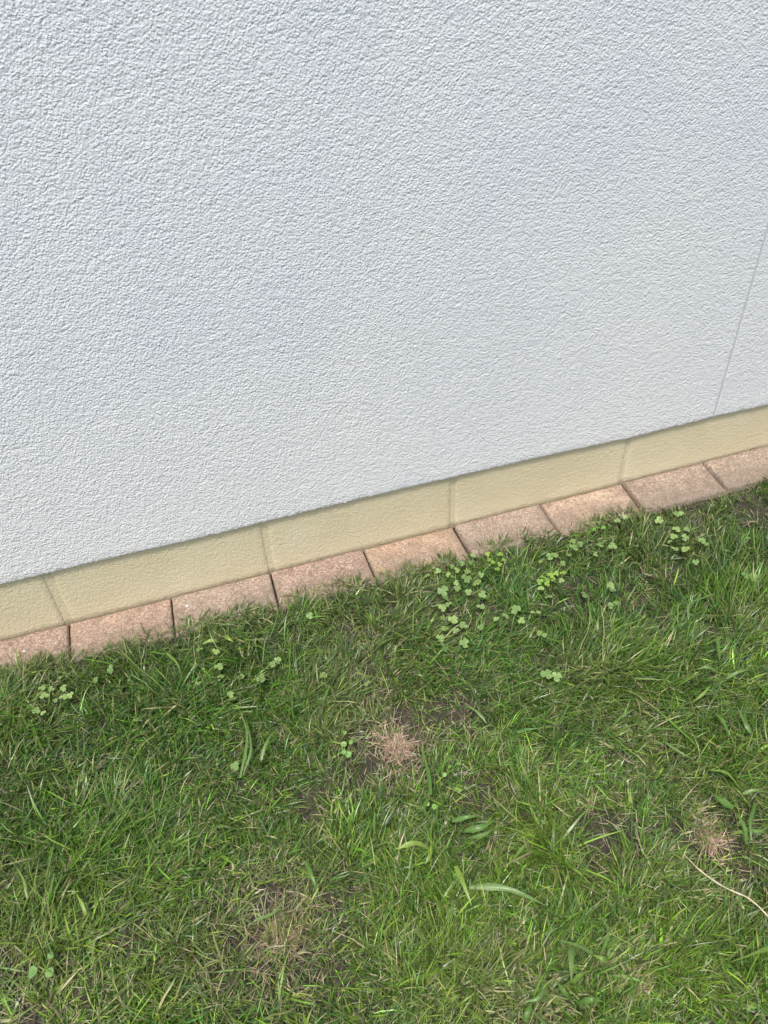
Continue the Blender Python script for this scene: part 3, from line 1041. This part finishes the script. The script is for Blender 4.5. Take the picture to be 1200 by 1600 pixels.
plant('clover', 'single clover leaf low beneath the oval pale one', C, [(847, 991, 1.1)], PALE, S, PAIR)
plant('clover', 'dense low clover against the paver joint in the middle', C, [(739, 867, .8), (742, 887, .8), (735, 879, .8), (714, 891, .9), (730, 894), (706, 885, .7), (722, 880, .7), (700, 898, .7), (684, 892, .8), (668, 899, .7), (752, 898, .7)], MID, S * 0.9, TRI)
plant('medick', 'yellow-green small-leaved weed right of the middle paver joint', 'weed', [(764, 874), (765, 883), (781, 866), (781, 882), (777, 889), (762, 866), (770, 878, .8), (786, 875, .8)], YG, S * 0.6, TRI)
plant('clover', 'row of clover leaves along the lawn edge right of the middle', C, [(845, 877, .8), (860, 869), (867, 867), (889, 867), (897, 855, 1.1), (895, 846, .9), (907, 850, .8), (880, 880, .7)], MID, S * 0.9, TRI)
plant('clover', 'large whitish clover leaf beside the row on the lawn edge', C, [(930, 865, 1.25)], PALE, S, PAIR)
plant('medick', 'bright yellow-green weed in the gap between the clover patches', 'weed', [(844, 909), (855, 906, 1.2), (855, 912, 1.1), (861, 899), (869, 896), (880, 895), (848, 901, .8), (864, 905, .9), (857, 897, .8)], YG, S * 0.68, TRI)
plant('clover', 'pair of pale clover leaves under the bright yellow-green weed', C, [(857, 932, 1.1), (845, 919, .9), (877, 907, .8)], PALE, S * 0.9, TRI)
plant('clover', 'clover leaves right of the bright yellow-green weed', C, [(914, 930), (954, 915), (957, 921), (938, 851, .9), (944, 846, .8), (957, 853), (955, 946, .8), (963, 942, .7)], MID, S * 0.9, TRI)
plant('clover', 'clover patch of scattered pale leaves below the right pavers', C, [(1030, 813, 1.1), (1057, 803, .9), (1073, 827, 1.1), (1057, 827), (1052, 838), (1071, 840, 1.1), (1065, 850, .9), (1055, 858), (1071, 858, 1.1), (1040, 852, .8), (1064, 802, .8), (1046, 846, .7)], PALE, S * 0.85, TRI)
plant('clover', 'small clover leaves just right of the scattered pale patch', C, [(1087, 878, .7), (1097, 845), (1104, 850, .7)], MID, S * 0.9, TRI)
plant('clover', 'clover leaf touching the corner of the third paver from the right', C, [(965, 813), (976, 808, .7)], PALE, S * 0.8, TRI)
plant('clover', 'two clover leaves beside the bright tuft at the right edge', C, [(1177, 902, 1.05), (1165, 899, .8)], MID, S, TRI)
plant('clover', 'two faint clover leaves in the grass right of the middle', C, [(855, 1053, 1.05), (870, 1057)], MID, S, TRI)
plant('seedling', 'round-leaved seedling left of the pinkish dead tuft', 'seedling', [(538, 1148, .7), (532, 1162, .95), (550, 1155, .9), (533, 1176, .9), (549, 1175, .95)], ((0.62, 0.85, 0.7), (0.85, 1.0, 0.8)), S * 1.1, ONE)
plant('seedling', 'small leafy seedling right of the pinkish dead tuft', 'seedling', [(722, 1233, 1.1), (714, 1236), (698, 1208, .9), (702, 1195, .7), (720, 1196, .8)], ((0.7, 0.9, 0.6), (0.9, 1.05, 0.7)), S * 0.95, ONE)
plant('broad_leaf_weed', 'weed with a large dull round leaf in the lower left corner', 'weed', [(60, 1516, 1.6), (80, 1510, 1.2), (74, 1497, .8)], ((0.6, 0.75, 0.75), (0.7, 0.8, 0.8)), S * 1.35, ONE)
plant('broad_leaf_weed', 'bright lobed leaf standing at the lawn edge, right of the middle', 'weed', [(936, 820, 1.0), (940, 826, .9), (932, 827, .9)], ((0.45, 0.85, 0.35), (0.5, 0.9, 0.4)), S * 1.0, ONE)
plant('seedling', 'small weed with oval leaves beside the upright blade below the dead tuft', 'seedling', [(668, 1251), (676, 1256), (664, 1258, .8)], ((0.6, 0.85, 0.5), (0.8, 1.0, 0.6)), S * 1.0, ONE)


# ------------------------------------------------------------------ crumbs on the pavers
def chip(px, size, col, label, seed):
    r = random.Random(seed)
    p = at(*px, z=0.001)
    V, F = [], []
    n = 7
    for ring, (rr, zz) in enumerate([(1.0, 0.0), (0.85, 0.45), (0.35, 0.7)]):
        for k in range(n):
            a = 2 * math.pi * k / n
            q = rr * r.uniform(0.75, 1.15)
            V.append((p.x + size * q * math.cos(a), p.y + size * q * math.sin(a) * 0.8, p.z - 0.001 + size * zz * 0.7))
    for i in range(2):
        for k in range(n):
            F.append((i * n + k, i * n + (k + 1) % n, (i + 1) * n + (k + 1) % n, (i + 1) * n + k))
    F.append(tuple(2 * n + k for k in range(n)))
    o = mesh_obj('stone_chip', V, F, col)
    tag(o, label, 'stone chip')


m, n_, out = new_mat('white_chip')
b = N(n_, 'ShaderNodeBsdfPrincipled', Roughness=0.6)
b.inputs['Base Color'].default_value = (0.52, 0.50, 0.50, 1)
n_.links.new(b.outputs[0], out.inputs[0])
chip((38, 1017), 0.0034, m, 'white stone chip on the leftmost paver', 1)
chip((292, 946), 0.0036, m, 'white stone chip on the third paver from the left', 2)
chip((87, 1004), 0.0022, m, 'tiny white chip near the first paver joint at left', 3)

# a dry stem and grit on the pavers
c_ = []


def litter():
    n = 900
    x = rng.uniform(-0.3, 1.8, n)
    y = -0.1 + 0.095 * rng.beta(1.0, 2.6, n)
    z = np.full(n, 0.0012)
    c = np.array([(0.16, 0.11, 0.07), (0.28, 0.2, 0.13), (0.10, 0.12, 0.05)])[rng.integers(0, 3, n)]
    o = blades('litter', np.stack([x, y, z], 1), rng.uniform(0, 6.283, n), rng.uniform(0.003, 0.013, n), rng.uniform(0.0004, 0.0009, n), rng.uniform(0, 0.25, n), rng.uniform(0, .4, n),
               rng.normal(0, .5, n), c, M_STRAW, 3, None, zmin=0.0012)
    tag(o, 'bits of dry grass strewn along the lawn side of the pavers', kind='stuff')


litter()
